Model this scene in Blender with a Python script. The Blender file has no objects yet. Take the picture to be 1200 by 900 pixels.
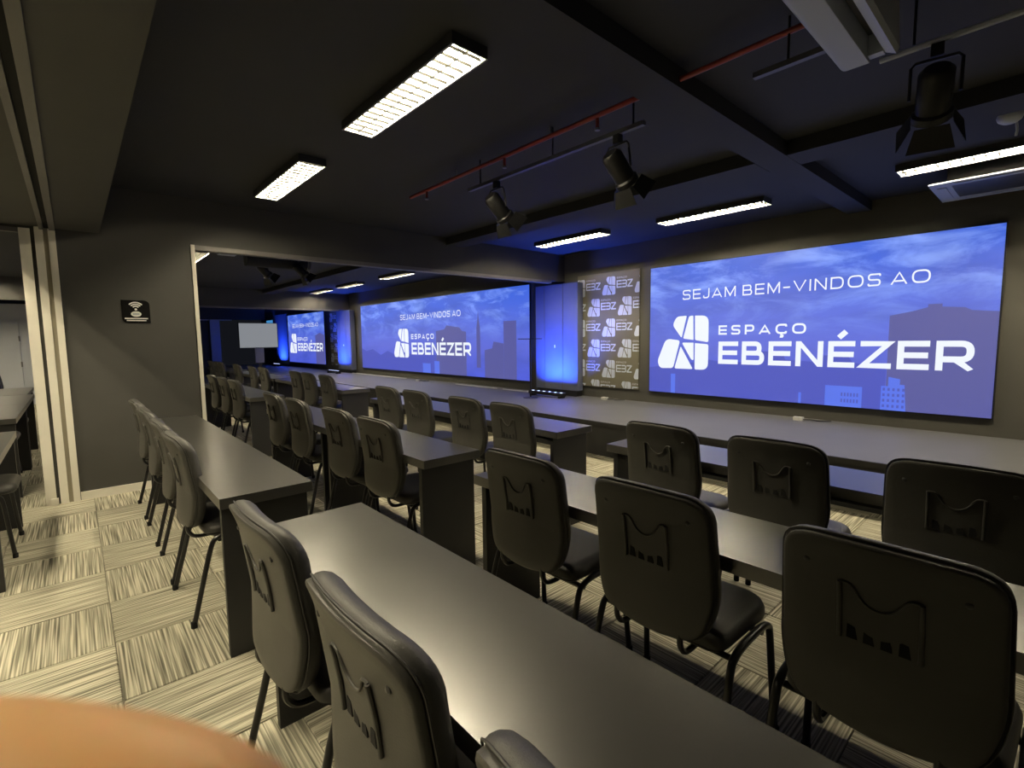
import bpy, bmesh, math, random
from mathutils import Vector, Matrix
random.seed(7)
S = bpy.context.scene
COL = S.collection

# ---------------------------------------------------------------- camera, world, exposure
CAMPOS = Vector((0, 0, 1.4235))
CR = Vector((0.66776965, 0.74426158, -0.01258521))
CU = Vector((-0.06092412, 0.0714975, 0.9955784))
CW = Vector((-0.74187057, 0.6640503, -0.09308734))
cd = bpy.data.cameras.new('camera')
cd.sensor_width = 36.0
cd.lens = 573.02 / 1200 * 36.0
cd.clip_start = 0.004
cd.clip_end = 100
cd.dof.use_dof = True
cd.dof.focus_distance = 3.0
cd.dof.aperture_fstop = 20.0
cam = bpy.data.objects.new('camera', cd)
COL.objects.link(cam)
m3 = Matrix((CR, CU, -CW)).transposed()
cam.matrix_world = Matrix.Translation(CAMPOS) @ m3.to_4x4()
S.camera = cam

W = bpy.data.worlds.new('World'); S.world = W
W.use_nodes = True
W.node_tree.nodes['Background'].inputs[0].default_value = (0.02, 0.022, 0.03, 1)
W.node_tree.nodes['Background'].inputs[1].default_value = 0.3
S.view_settings.view_transform = 'Standard'
S.view_settings.look = 'None'
S.view_settings.exposure = 0.0
S.view_settings.gamma = 1.0
S.view_settings.use_curve_mapping = False
try:
    S.cycles.max_bounces = 8
    S.cycles.diffuse_bounces = 4
    S.cycles.sample_clamp_indirect = 6.0
except Exception:
    pass

TUBE = 370.0        # emission of the fluorescent tubes
BLUE_W = 50.0       # watts of one blue uplight

# ---------------------------------------------------------------- materials
def srgb(r, g, b):
    f = lambda c: (c/255/12.92 if c/255 <= 0.04045 else ((c/255+0.055)/1.055)**2.4)
    return (f(r), f(g), f(b), 1)

class NT:
    def __init__(s, name):
        s.m = bpy.data.materials.new(name); s.m.use_nodes = True
        s.t = s.m.node_tree; s.b = s.t.nodes['Principled BSDF']
    def n(s, typ, **kw):
        o = s.t.nodes.new(typ)
        for k, v in kw.items(): setattr(o, k, v)
        return o
    def l(s, a, b): s.t.links.new(a, b)

def mat(name, col, rough=0.5, metal=0.0, spec=0.5, var=0.0, vscale=8.0, bump=0.0, bscale=60.0, sheen=0.0, rvar=0.0, sss=0.0):
    k = NT(name); b = k.b
    b.inputs['Roughness'].default_value = rough
    b.inputs['Metallic'].default_value = metal
    b.inputs['Specular IOR Level'].default_value = spec
    c = (col[0], col[1], col[2], 1)
    tc = k.n('ShaderNodeTexCoord')
    nz = k.n('ShaderNodeTexNoise'); nz.inputs['Scale'].default_value = vscale; nz.inputs['Detail'].default_value = 4
    k.l(tc.outputs['Object'], nz.inputs['Vector'])
    mx = k.n('ShaderNodeMix', data_type='RGBA')
    mx.inputs['A'].default_value = tuple(x*(1-var) for x in c[:3]) + (1,)
    mx.inputs['B'].default_value = tuple(min(1, x*(1+var)) for x in c[:3]) + (1,)
    k.l(nz.outputs['Fac'], mx.inputs['Factor'])
    k.l(mx.outputs['Result'], b.inputs['Base Color'])
    if rvar:
        mr = k.n('ShaderNodeMapRange'); mr.inputs['To Min'].default_value = rough-rvar; mr.inputs['To Max'].default_value = rough+rvar
        k.l(nz.outputs['Fac'], mr.inputs['Value']); k.l(mr.outputs['Result'], b.inputs['Roughness'])
    if bump:
        n2 = k.n('ShaderNodeTexNoise'); n2.inputs['Scale'].default_value = bscale; n2.inputs['Detail'].default_value = 3
        k.l(tc.outputs['Object'], n2.inputs['Vector'])
        bp = k.n('ShaderNodeBump'); bp.inputs['Strength'].default_value = bump; bp.inputs['Distance'].default_value = 0.004
        k.l(n2.outputs['Fac'], bp.inputs['Height']); k.l(bp.outputs['Normal'], b.inputs['Normal'])
    if sheen:
        b.inputs['Sheen Weight'].default_value = sheen
    if sss:
        b.inputs['Subsurface Weight'].default_value = sss
        b.inputs['Subsurface Radius'].default_value = (0.006, 0.002, 0.001)
        b.inputs['Subsurface Scale'].default_value = 1.0
    return k.m

def emit(name, col, strength):
    k = NT(name)
    k.b.inputs['Base Color'].default_value = (0.02, 0.02, 0.02, 1)
    k.b.inputs['Roughness'].default_value = 0.6
    k.b.inputs['Specular IOR Level'].default_value = 0.1
    k.b.inputs['Emission Color'].default_value = (col[0], col[1], col[2], 1)
    k.b.inputs['Emission Strength'].default_value = strength
    return k.m

M = {}
M['wall'] = mat('black_wall_paint', (0.050, 0.049, 0.044), 0.62, var=0.12, vscale=3, bump=0.08, bscale=120)
M['ceil'] = mat('black_ceiling_paint', (0.018, 0.019, 0.023), 0.75, var=0.25, vscale=1.5, bump=0.1, bscale=60)
M['backwall'] = mat('dark_stage_wall', (0.060, 0.058, 0.050), 0.75, var=0.12, vscale=2)
M['white'] = mat('cream_trim_paint', (0.72, 0.69, 0.60), 0.45, var=0.06, vscale=6)
M['palewall'] = mat('pale_wall_paint', (0.62, 0.65, 0.72), 0.7, var=0.04)
M['alu'] = mat('aluminium_track', (0.14, 0.135, 0.13), 0.4, metal=0.3, var=0.1)
M['groove'] = mat('tan_groove', (0.30, 0.27, 0.20), 0.8)
M['stage'] = mat('stage_vinyl', (0.115, 0.115, 0.12), 0.45, var=0.12, vscale=2.5, bump=0.05, bscale=150)
M['stagefront'] = mat('stage_front_black', (0.016, 0.016, 0.017), 0.6)
M['slab'] = mat('floor_backing', (0.16, 0.15, 0.12), 0.9)
M['desk'] = mat('desk_top_laminate', (0.034, 0.033, 0.030), 0.28, spec=0.5, var=0.12, vscale=5)
M['deskpanel'] = mat('desk_panel_laminate', (0.014, 0.014, 0.015), 0.5, var=0.15, vscale=6)
M['shell'] = mat('chair_plastic_shell', (0.058, 0.056, 0.050), 0.46, var=0.08, vscale=10, bump=0.12, bscale=240)
M['cushion'] = mat('chair_black_upholstery', (0.042, 0.041, 0.038), 0.5, var=0.15, vscale=14, bump=0.15, bscale=300)
M['tube'] = mat('black_steel_tube', (0.010, 0.010, 0.011), 0.3)
M['screw'] = mat('dark_steel', (0.10, 0.10, 0.10), 0.35, metal=0.8)
M['slot'] = mat('black_slot', (0.004, 0.004, 0.004), 0.9)
M['blackbody'] = mat('black_metal_body', (0.007, 0.007, 0.008), 0.45)
M['greymetal'] = mat('grey_metal', (0.22, 0.22, 0.24), 0.4, metal=0.5)
M['slat'] = mat('louvre_blade', (0.007, 0.007, 0.006), 0.7, spec=0.05)
M['whitemetal'] = mat('white_enamel', (0.80, 0.79, 0.75), 0.4)
M['acwhite_bluelit'] = mat('white_plastic_bluelit', (0.40, 0.44, 0.54), 0.45)  # white plastic with the screens' blue light mixed into its base colour
M['redpipe'] = mat('red_pipe_paint', (0.22, 0.025, 0.02), 0.45)
M['conduit'] = mat('conduit_grey', (0.10, 0.10, 0.11), 0.4, metal=0.4)
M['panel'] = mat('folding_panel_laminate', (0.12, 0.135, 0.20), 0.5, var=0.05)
M['banner'] = mat('banner_fabric', (0.135, 0.125, 0.090), 0.8, var=0.06)
M['print'] = mat('banner_print', (0.48, 0.54, 0.66), 0.7)
M['printdim'] = mat('banner_print_grey', (0.44, 0.46, 0.50), 0.7)
M['signblack'] = mat('sign_black_acrylic', (0.003, 0.003, 0.003), 0.6, spec=0.1)
M['signwhite'] = mat('sign_white_print', (0.78, 0.77, 0.72), 0.5)
M['skin'] = mat('skin', (0.82, 0.45, 0.19), 0.5, var=0.08, vscale=60, sss=0.25)
M['nail'] = mat('nail', (0.82, 0.50, 0.38), 0.3)
M['tubeglow'] = emit('fluorescent_tube_glow', (1.0, 0.87, 0.60), TUBE)
M['ledblue'] = emit('blue_led_glow', (0.55, 0.65, 1.0), 3.0)
M['screenwhite'] = emit('screen_white', srgb(240, 246, 255), 1.0)
M['screenteal'] = emit('screen_building', srgb(88, 90, 158), 1.0)
M['screenlight'] = emit('screen_pale_building', srgb(88, 116, 232), 1.0)
M['screendark'] = emit('screen_low_city', srgb(76, 86, 190), 1.0)
M['tvgrey'] = emit('tv_grey_picture', srgb(150, 154, 160), 0.75)
M['cyan'] = emit('cyan_glow', srgb(70, 150, 215), 0.8)
M['tape'] = mat('white_tape', (0.6, 0.6, 0.58), 0.6)

def screen_mat():
    k = NT('led_screen_picture'); b = k.b
    tc = k.n('ShaderNodeTexCoord')
    sep = k.n('ShaderNodeSeparateXYZ'); k.l(tc.outputs['Object'], sep.inputs[0])
    ramp = k.n('ShaderNodeValToRGB')
    mr = k.n('ShaderNodeMapRange'); mr.inputs['From Min'].default_value = 0; mr.inputs['From Max'].default_value = 1.83
    k.l(sep.outputs['Z'], mr.inputs['Value']); k.l(mr.outputs['Result'], ramp.inputs['Fac'])
    e = ramp.color_ramp.elements
    e[0].position = 0; e[0].color = srgb(74, 88, 206)
    e[1].position = 1; e[1].color = srgb(60, 98, 212)
    q = e.new(0.35); q.color = srgb(88, 100, 204)
    q = e.new(0.62); q.color = srgb(82, 104, 212)
    mp = k.n('ShaderNodeMapping'); mp.inputs['Scale'].default_value = (0.75, 1, 2.2); mp.inputs['Rotation'].default_value = (0, 0.25, 0)
    k.l(tc.outputs['Object'], mp.inputs['Vector'])
    nz = k.n('ShaderNodeTexNoise'); nz.inputs['Scale'].default_value = 1.7; nz.inputs['Detail'].default_value = 9; nz.inputs['Roughness'].default_value = 0.62; nz.inputs['Distortion'].default_value = 0.5
    k.l(mp.outputs['Vector'], nz.inputs['Vector'])
    cr = k.n('ShaderNodeValToRGB'); cr.color_ramp.elements[0].position = 0.47; cr.color_ramp.elements[1].position = 0.66
    k.l(nz.outputs['Fac'], cr.inputs['Fac'])
    up = k.n('ShaderNodeMapRange'); up.inputs['From Min'].default_value = 0.75; up.inputs['From Max'].default_value = 1.5
    k.l(sep.outputs['Z'], up.inputs['Value'])
    mu = k.n('ShaderNodeMath', operation='MULTIPLY'); k.l(cr.outputs['Color'], mu.inputs[0]); k.l(up.outputs['Result'], mu.inputs[1])
    mu2 = k.n('ShaderNodeMath', operation='MULTIPLY'); k.l(mu.outputs[0], mu2.inputs[0]); mu2.inputs[1].default_value = 0.85
    mx = k.n('ShaderNodeMix', data_type='RGBA'); k.l(mu2.outputs[0], mx.inputs['Factor'])
    k.l(ramp.outputs['Color'], mx.inputs['A']); mx.inputs['B'].default_value = srgb(136, 166, 246)
    # dark undersides of the clouds
    nd = k.n('ShaderNodeTexNoise'); nd.inputs['Scale'].default_value = 1.1; nd.inputs['Detail'].default_value = 6
    k.l(mp.outputs['Vector'], nd.inputs['Vector'])
    cd_ = k.n('ShaderNodeValToRGB'); cd_.color_ramp.elements[0].position = 0.45; cd_.color_ramp.elements[1].position = 0.75
    k.l(nd.outputs['Fac'], cd_.inputs['Fac'])
    md = k.n('ShaderNodeMath', operation='MULTIPLY'); k.l(cd_.outputs['Color'], md.inputs[0]); md.inputs[1].default_value = 0.45
    m2 = k.n('ShaderNodeMix', data_type='RGBA'); k.l(md.outputs[0], m2.inputs['Factor'])
    k.l(mx.outputs['Result'], m2.inputs['A']); m2.inputs['B'].default_value = srgb(50, 70, 160)
    b.inputs['Base Color'].default_value = (0.01, 0.01, 0.012, 1)
    b.inputs['Roughness'].default_value = 0.6
    k.l(m2.outputs['Result'], b.inputs['Emission Color'])
    b.inputs['Emission Strength'].default_value = 1.12
    return k.m
M['screen'] = screen_mat()

def carpet_mat():
    k = NT('striped_carpet_tile'); b = k.b
    uv = k.n('ShaderNodeUVMap'); uv.uv_map = 'UVMap'
    oi = k.n('ShaderNodeObjectInfo')
    mul = k.n('ShaderNodeMath', operation='MULTIPLY'); k.l(oi.outputs['Random'], mul.inputs[0]); mul.inputs[1].default_value = 37.0
    cmb = k.n('ShaderNodeCombineXYZ'); k.l(mul.outputs[0], cmb.inputs[0]); k.l(mul.outputs[0], cmb.inputs[1])
    add = k.n('ShaderNodeVectorMath', operation='ADD'); k.l(uv.outputs['UV'], add.inputs[0]); k.l(cmb.outputs[0], add.inputs[1])
    mp = k.n('ShaderNodeMapping'); mp.inputs['Scale'].default_value = (1.1, 62, 1); k.l(add.outputs[0], mp.inputs['Vector'])
    nz = k.n('ShaderNodeTexNoise'); nz.inputs['Scale'].default_value = 1.0; nz.inputs['Detail'].default_value = 1.0; nz.inputs['Roughness'].default_value = 0.5
    k.l(mp.outputs[0], nz.inputs['Vector'])
    cr = k.n('ShaderNodeValToRGB')
    e = cr.color_ramp.elements
    e[0].position = 0.30; e[0].color = (0.16, 0.15, 0.115, 1)
    e[1].position = 0.62; e[1].color = (0.72, 0.675, 0.53, 1)
    q = e.new(0.42); q.color = (0.31, 0.292, 0.223, 1)
    q = e.new(0.52); q.color = (0.47, 0.444, 0.34, 1)
    k.l(nz.outputs['Fac'], cr.inputs['Fac'])
    n2 = k.n('ShaderNodeTexNoise'); n2.inputs['Scale'].default_value = 220; n2.inputs['Detail'].default_value = 2
    k.l(uv.outputs['UV'], n2.inputs['Vector'])
    mx = k.n('ShaderNodeMix', data_type='RGBA', blend_type='MULTIPLY'); mx.inputs['Factor'].default_value = 0.35
    k.l(cr.outputs['Color'], mx.inputs['A']); k.l(n2.outputs['Color'], mx.inputs['B'])
    k.l(mx.outputs['Result'], b.inputs['Base Color'])
    b.inputs['Roughness'].default_value = 0.95
    b.inputs['Specular IOR Level'].default_value = 0.1
    bp = k.n('ShaderNodeBump'); bp.inputs['Strength'].default_value = 0.3; bp.inputs['Distance'].default_value = 0.003
    k.l(nz.outputs['Fac'], bp.inputs['Height']); k.l(bp.outputs['Normal'], b.inputs['Normal'])
    return k.m
M['carpet'] = carpet_mat()
M['desk'].node_tree.nodes['Principled BSDF'].inputs['IOR'].default_value = 2.2

# ---------------------------------------------------------------- mesh helpers
def box(bm, x0, x1, y0, y1, z0, z1):
    v = [bm.verts.new(p) for p in ((x0,y0,z0),(x1,y0,z0),(x1,y1,z0),(x0,y1,z0),(x0,y0,z1),(x1,y0,z1),(x1,y1,z1),(x0,y1,z1))]
    for f in ((0,3,2,1),(4,5,6,7),(0,1,5,4),(1,2,6,5),(2,3,7,6),(3,0,4,7)):
        bm.faces.new([v[i] for i in f])

def tube(bm, pts, r, seg=10, ry=None, caps=True):
    pts = [Vector(p) for p in pts]; n = len(pts); rings = []
    up = None
    for i, p in enumerate(pts):
        t = (pts[min(i+1, n-1)] - pts[max(i-1, 0)]).normalized()
        if up is None:
            up = Vector((0, 0, 1)) if abs(t.z) < 0.9 else Vector((1, 0, 0))
        a = t.cross(up).normalized(); b = a.cross(t).normalized(); up = b
        rr = r[i] if isinstance(r, (list, tuple)) else r
        rings.append([bm.verts.new(p + a*rr*math.cos(2*math.pi*k/seg) + b*(ry or rr)*math.sin(2*math.pi*k/seg)) for k in range(seg)])
    for i in range(n-1):
        for k in range(seg):
            bm.faces.new((rings[i][k], rings[i][(k+1) % seg], rings[i+1][(k+1) % seg], rings[i+1][k]))
    if caps:
        bm.faces.new(rings[0][::-1]); bm.faces.new(rings[-1])

def smooth_path(pts, n=5):
    P = [Vector(p) for p in pts]; out = []
    for i in range(len(P)-1):
        p0 = P[max(i-1, 0)]; p1 = P[i]; p2 = P[i+1]; p3 = P[min(i+2, len(P)-1)]
        for k in range(n):
            t = k/n
            out.append(0.5*((2*p1)+(p2-p0)*t+(2*p0-5*p1+4*p2-p3)*t*t+(3*p1-p0-3*p2+p3)*t**3))
    out.append(P[-1]); return out

def lathe(bm, prof, seg=20, center=(0, 0, 0)):
    c = Vector(center); rings = []
    for (r, z) in prof:
        if r < 1e-6: rings.append([bm.verts.new(c+Vector((0, 0, z)))])
        else: rings.append([bm.verts.new(c+Vector((r*math.cos(2*math.pi*k/seg), r*math.sin(2*math.pi*k/seg), z))) for k in range(seg)])
    for a, b in zip(rings, rings[1:]):
        for k in range(seg):
            k2 = (k+1) % seg
            if len(a) == 1 and len(b) == 1: continue
            if len(a) == 1: bm.faces.new((a[0], b[k2], b[k]))
            elif len(b) == 1: bm.faces.new((a[k], a[k2], b[0]))
            else: bm.faces.new((a[k], a[k2], b[k2], b[k]))

def prism(bm, poly, axis, a, b):
    """poly of 2D points extruded along axis from a to b"""
    def P(u, v, w):
        return {'x': (w, u, v), 'y': (u, w, v), 'z': (u, v, w)}[axis]
    A = [bm.verts.new(P(u, v, a)) for u, v in poly]
    B = [bm.verts.new(P(u, v, b)) for u, v in poly]
    bm.faces.new(A[::-1]); bm.faces.new(B)
    n = len(poly)
    for i in range(n):
        bm.faces.new((A[i], A[(i+1) % n], B[(i+1) % n], B[i]))

def round_poly(poly, radii, n=5):
    out = []; L = len(poly)
    for i in range(L):
        p = Vector(poly[i]); a = Vector(poly[i-1]); b = Vector(poly[(i+1) % L])
        r = radii[i] if isinstance(radii, (list, tuple)) else radii
        if r <= 0: out.append(tuple(p)); continue
        da = (a-p); db = (b-p)
        r1 = min(r, da.length*0.48, db.length*0.48)
        p1 = p + da.normalized()*r1; p2 = p + db.normalized()*r1
        for k in range(n+1):
            t = k/n
            q = p1*(1-t)**2 + p*2*t*(1-t) + p2*t*t
            out.append((q.x, q.y))
    return out

def mesh_of(name, bm, m, smooth=False, bevel=0.0, angle=40):
    if bevel:
        bmesh.ops.bevel(bm, geom=[e for e in bm.edges if len(e.link_faces) == 2 and e.calc_face_angle(0) > math.radians(35)], offset=bevel, segments=2, affect='EDGES', profile=0.6)
    bmesh.ops.recalc_face_normals(bm, faces=bm.faces)
    me = bpy.data.meshes.new(name); bm.to_mesh(me); bm.free()
    me.materials.append(m)
    if smooth:
        for p in me.polygons: p.use_smooth = True
        me.set_sharp_from_angle(angle=math.radians(angle))
    return me

def obj(name, bm, m, parent=None, smooth=False, bevel=0.0, loc=(0, 0, 0), rot=None):
    me = bm if isinstance(bm, bpy.types.Mesh) else mesh_of(name, bm, m, smooth, bevel)
    o = bpy.data.objects.new(name, me); COL.objects.link(o)
    o.location = loc
    if rot: o.rotation_euler = rot
    if parent: o.parent = parent
    return o

def B(*boxes):
    bm = bmesh.new()
    for b in boxes: box(bm, *b)
    return bm
def T(pts, r, seg=10, ry=None):
    bm = bmesh.new(); tube(bm, pts, r, seg, ry); return bm

def tag(o, label=None, cat=None, group=None, kind=None):
    if label: o['label'] = label
    if cat: o['category'] = cat
    if group: o['group'] = group
    if kind: o['kind'] = kind
    return o

def thing(name, label, cat, loc=(0, 0, 0), rz=0, group=None):
    o = bpy.data.objects.new(name, None); COL.objects.link(o)
    o.empty_display_size = 0.1
    o.location = loc; o.rotation_euler = (0, 0, rz)
    return tag(o, label, cat, group)

def struct(name, bm, m, parent=None, bevel=0.0, label=None, smooth=False):
    o = obj(name, bm, m, parent, bevel=bevel, smooth=smooth)
    if not parent: tag(o, label, None, None, 'structure')
    return o

def dup(root, loc, rz, label, group=None):
    r = root.copy(); COL.objects.link(r); r.location = loc; r.rotation_euler = (0, 0, rz)
    r['label'] = label
    if group: r['group'] = group
    for ch in root.children:
        c = ch.copy(); COL.objects.link(c); c.parent = r
        for g in ch.children:
            d = g.copy(); COL.objects.link(d); d.parent = c
    return r

# ---------------------------------------------------------------- dimensions
XW = -5.887          # dividing wall with the wide opening
XW2 = -14.9          # second dividing line
XW3 = -23.9          # end wall of the far hall
YS, ZS, YW = 4.63, 0.418, 6.54
ZC = 2.855
XR = 3.1
YB = -6.0

# ---------------------------------------------------------------- floor with carpet tiles
floor = struct('floor', B((XW3-0.6, XR+0.2, YB-0.2, YW+0.2, -0.12, -0.006)), M['slab'], label='floor laid with striped beige carpet tiles turned a quarter each')
def tile_mesh():
    bm = bmesh.new(); h = 0.2487
    uvl = bm.loops.layers.uv.new('UVMap')
    b = 0.0025
    lo = [bm.verts.new((x*h, y*h, -0.0055)) for x, y in ((-1,-1),(1,-1),(1,1),(-1,1))]
    hi = [bm.verts.new((x*(h-b), y*(h-b), 0.0)) for x, y in ((-1,-1),(1,-1),(1,1),(-1,1))]
    bm.faces.new(hi); bm.faces.new(lo[::-1])
    for i in range(4): bm.faces.new((lo[i], lo[(i+1) % 4], hi[(i+1) % 4], hi[i]))
    for f in bm.faces:
        for l in f.loops: l[uvl].uv = (l.vert.co.x*2+0.5, l.vert.co.y*2+0.5)
    me = bpy.data.meshes.new('carpet_tile'); bm.to_mesh(me); bm.free(); me.materials.append(M['carpet']); return me
TM = tile_mesh()
cells = []
for i in range(-44, 12):
    for j in range(-13, 10):
        cx = -2.41+0.25+0.5*i; cy = 0.053+0.25+0.5*j
        if cx < XW3 or cx > XR or cy < YB or cy > YS+0.2: continue
        d = Vector((cx, cy, 0)) - CAMPOS
        w = d.dot(CW)
        seen = False
        if w > 0.3:
            px = 600+573*d.dot(CR)/w; py = 450-573*d.dot(CU)/w
            seen = -120 < px < 1320 and py < 1050
        cells.append((0 if seen else 1, d.length, cx, cy, (i+j) % 2))
cells.sort()
rest = []
for n, (s, dl, cx, cy, par) in enumerate(cells):
    if n < 300 and s == 0:
        o = obj('carpet_tile', TM, None, floor, loc=(cx, cy, 0), rot=(0, 0, (0 if par else math.pi/2) + (math.pi if random.random() < 0.5 else 0)))
    else: rest.append((cx, cy, par))
bm = bmesh.new(); uvl = bm.loops.layers.uv.new('UVMap')
for (cx, cy, par) in rest:
    h = 0.2487; ou, ov = random.random()*30, random.random()*30
    vs = [bm.verts.new((cx+x*h, cy+y*h, z)) for z in (-0.0055, 0) for x, y in ((-1,-1),(1,-1),(1,1),(-1,1))]
    fs = [bm.faces.new(vs[4:8])] + [bm.faces.new((vs[i], vs[(i+1) % 4], vs[4+(i+1) % 4], vs[4+i])) for i in range(4)]
    for f in fs:
        for l in f.loops:
            u, v = (l.vert.co.x-cx)*2, (l.vert.co.y-cy)*2
            l[uvl].uv = (u+ou, v+ov) if par else (v+ou, u+ov)
tag(obj('carpet_tiles_beyond', bm, M['carpet'], floor), kind='stuff')

# ---------------------------------------------------------------- shell of the halls
struct('ceiling', B((XW3-0.6, XR+0.2, YB-0.2, YW+0.2, ZC, ZC+0.1)), M['ceil'], label='black painted ceiling over the halls')
struct('wall_back', B((XW3-0.6, XR+0.2, YW, YW+0.12, 0, ZC)), M['backwall'], label='dark wall behind the stage carrying the screens')
struct('wall_right', B((XR, XR+0.12, YB, YW, 0, ZC)), M['wall'])
struct('wall_rear', B((XW3-0.6, XR+0.2, YB-0.12, YB, 0, ZC)), M['wall'])

def cross_wall(name, x, th, y_lo, y_hi, ztop, label):
    bm = bmesh.new()
    prism(bm, [(YB, ztop), (y_lo, ztop), (y_lo, 0), (y_hi, 0), (y_hi, ztop), (YW, ztop), (YW, ZC), (YB, ZC)], 'x', x-th, x)
    return struct(name, bm, M['wall'], label=label)
wl = cross_wall('wall_left', XW, 0.12, -0.26, 0.955, 2.40, 'black painted wall pier and header with wide openings either side')
cross_wall('wall_middle', XW2, 0.12, -0.26, 0.955, 2.37, 'second dark header and pier across the middle of the halls')
cross_wall('wall_end', XW3, 0.12, -0.26, 4.35, 2.37, 'dark end wall of the farthest hall')

# partition end posts, jambs, track, baseboard (all on the dividing wall)
bm = bmesh.new(); prism(bm, round_poly([(-0.268, 0), (-0.198, 0), (-0.198, 2.40), (-0.268, 2.40)], 0), 'x', XW-0.125, XW+0.018)
struct('trim_1', bm, M['white'], label='cream jamb of the left doorway', bevel=0.004)
t2 = struct('trim_2', B((XW+0.001, XW+0.03, -0.172, -0.118, 0, 2.42)), M['white'], label='cream grooved post receiving the folding partition', bevel=0.004)
obj('groove', B((XW+0.0005, XW+0.014, -0.1175, -0.0875, 0, 2.42)), M['groove'], t2)
obj('post_edge', B((XW+0.001, XW+0.03, -0.087, -0.040, 0, 2.42)), M['white'], t2, bevel=0.004)
obj('foot_block', B((XW+0.02, XW+0.045, -0.235, -0.185, 0.0, 0.06)), M['white'], t2, bevel=0.003)
struct('baseboard_left', B((XW+0.001, XW+0.016, -0.036, 0.93, 0.0, 0.075)), M['white'], label='cream baseboard along the black wall', bevel=0.003)
struct('trim_3', B((XW-0.125, XW+0.016, 0.9555, 0.99, 0.0, 2.40)), M['white'], label='cream jamb at the edge of the wide opening', bevel=0.004)
t4 = struct('trim_4', B((XW-0.075, XW-0.045, 0.9905, 6.2, 2.352, 2.3995)), M['alu'], label='aluminium partition track under the header of the wide opening')
obj('rail', B((XW-0.02, XW+0.012, 0.9905, 6.2, 2.352, 2.3995)), M['alu'], t4)
t5 = struct('trim_5', B((XW2-0.075, XW2-0.045, 0.97, 6.2, 2.325, 2.3695)), M['alu'], label='aluminium track under the second header')
obj('rail', B((XW2-0.02, XW2+0.012, 0.97, 6.2, 2.325, 2.3695)), M['alu'], t5)
struct('trim_6', B((XW3-0.13, XW3+0.1, 4.36, 4.72, 0, 2.36)), M['palewall'], label='pale jamb far off at the end hall')
struct('trim_7', B((XW3+0.001, XW3+0.03, 2.0, 5.2, 2.33, 2.37)), M['white'], label='pale head trim far off at the end hall')
struct('trim_8', B((XW-0.02, XW+0.012, -5.9, -0.27, 2.362, 2.3995)), M['alu'], label='grey head rail over the left doorway')

# lowered soffit running over the partition line
sof = struct('ceiling_soffit', B((XW, XR, -0.62, 0.256, 2.42, ZC-0.0005)), M['wall'], label='lowered dark soffit overhead along the partition line')
obj('track', B((XW+0.03, XR-0.02, -0.140, -0.112, 2.398, 2.4195)), M['alu'], sof)
obj('track', B((XW+0.03, XR-0.02, -0.078, -0.040, 2.398, 2.4195)), M['alu'], sof)
obj('track_slot', B((XW+0.03, XR-0.02, -0.111, -0.079, 2.412, 2.4195)), M['slot'], sof)
# ceiling beams
struct('ceiling_beam', B((-1.66, -1.44, 0.257, YW-0.001, 2.75, ZC-0.0005)), M['ceil'], label='dark ceiling beam running towards the stage', bevel=0.01)
struct('ceiling_beam', B((XW+0.001, -1.665, 4.05, 4.35, 2.75, ZC-0.0005)), M['ceil'], label='dark ceiling beam parallel to the stage, left length', bevel=0.01)
struct('ceiling_beam', B((-1.435, XR-0.001, 4.05, 4.35, 2.75, ZC-0.0005)), M['ceil'], label='dark ceiling beam parallel to the stage, right length', bevel=0.01)
struct('ceiling_beam', B((XW2+0.001, XW-0.125, 4.05, 4.35, 2.75, ZC-0.0005)), M['ceil'], label='dark ceiling beam parallel to the stage, beyond the opening', bevel=0.01)

# stage
st = struct('stage', B((XW3+0.05, XR-0.01, YS, YW-0.001, ZS-0.03, ZS)), M['stage'], label='long low stage with dark grey vinyl top', bevel=0.004)
obj('front_panel', B((XW3+0.06, XR-0.02, YS+0.03, YS+0.05, 0.0, ZS-0.0305)), M['stagefront'], st)
obj('nosing', B((XW3+0.05, XR-0.01, YS-0.012, YS-0.0005, ZS-0.045, ZS-0.002)), M['stagefront'], st)

# pale room seen through the left doorway
struct('wall_far_left', B((-16.3, -16.2, -5.9, -0.30, 0, 2.36)), M['palewall'], label='pale wall far off through the left doorway')
d1 = struct('door_1', B((-16.199, -16.15, -1.85, -0.90, 0, 1.95)), M['palewall'], label='pale door leaf far off through the left doorway')
obj('hinge', B((-16.149, -16.13, -0.915, -0.885, 1.5, 1.62), ), M['greymetal'], d1)
obj('hinge', B((-16.149, -16.13, -0.915, -0.885, 0.9, 1.02), ), M['greymetal'], d1)

# ---------------------------------------------------------------- lettering
def text_mesh(name, body, m, width=None, height=None, bold=0.0, depth=0.001, spacing=1.0):
    c = bpy.data.curves.new(name, 'FONT'); c.body = body; c.size = 1.0; c.offset = bold; c.space_character = spacing
    c.fill_mode = 'FRONT'; c.resolution_u = 3
    o = bpy.data.objects.new(name, c); COL.objects.link(o)
    dg = bpy.context.evaluated_depsgraph_get(); dg.update()
    me = bpy.data.meshes.new_from_object(o.evaluated_get(dg))
    bpy.data.objects.remove(o)
    xs = [v.co.x for v in me.vertices]; ys = [v.co.y for v in me.vertices]
    x0, x1, y0, y1 = min(xs), max(xs), min(ys), max(ys)
    # baseline-to-cap height comes from the flat letters: use given cap height 0.73 of size
    sx = width/(x1-x0); sy = height/0.727
    for v in me.vertices:
        x, y = (v.co.x-x0)*sx, v.co.y*sy
        v.co = (x, 0, y)
    me.materials.clear(); me.materials.append(m)
    return me


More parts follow.
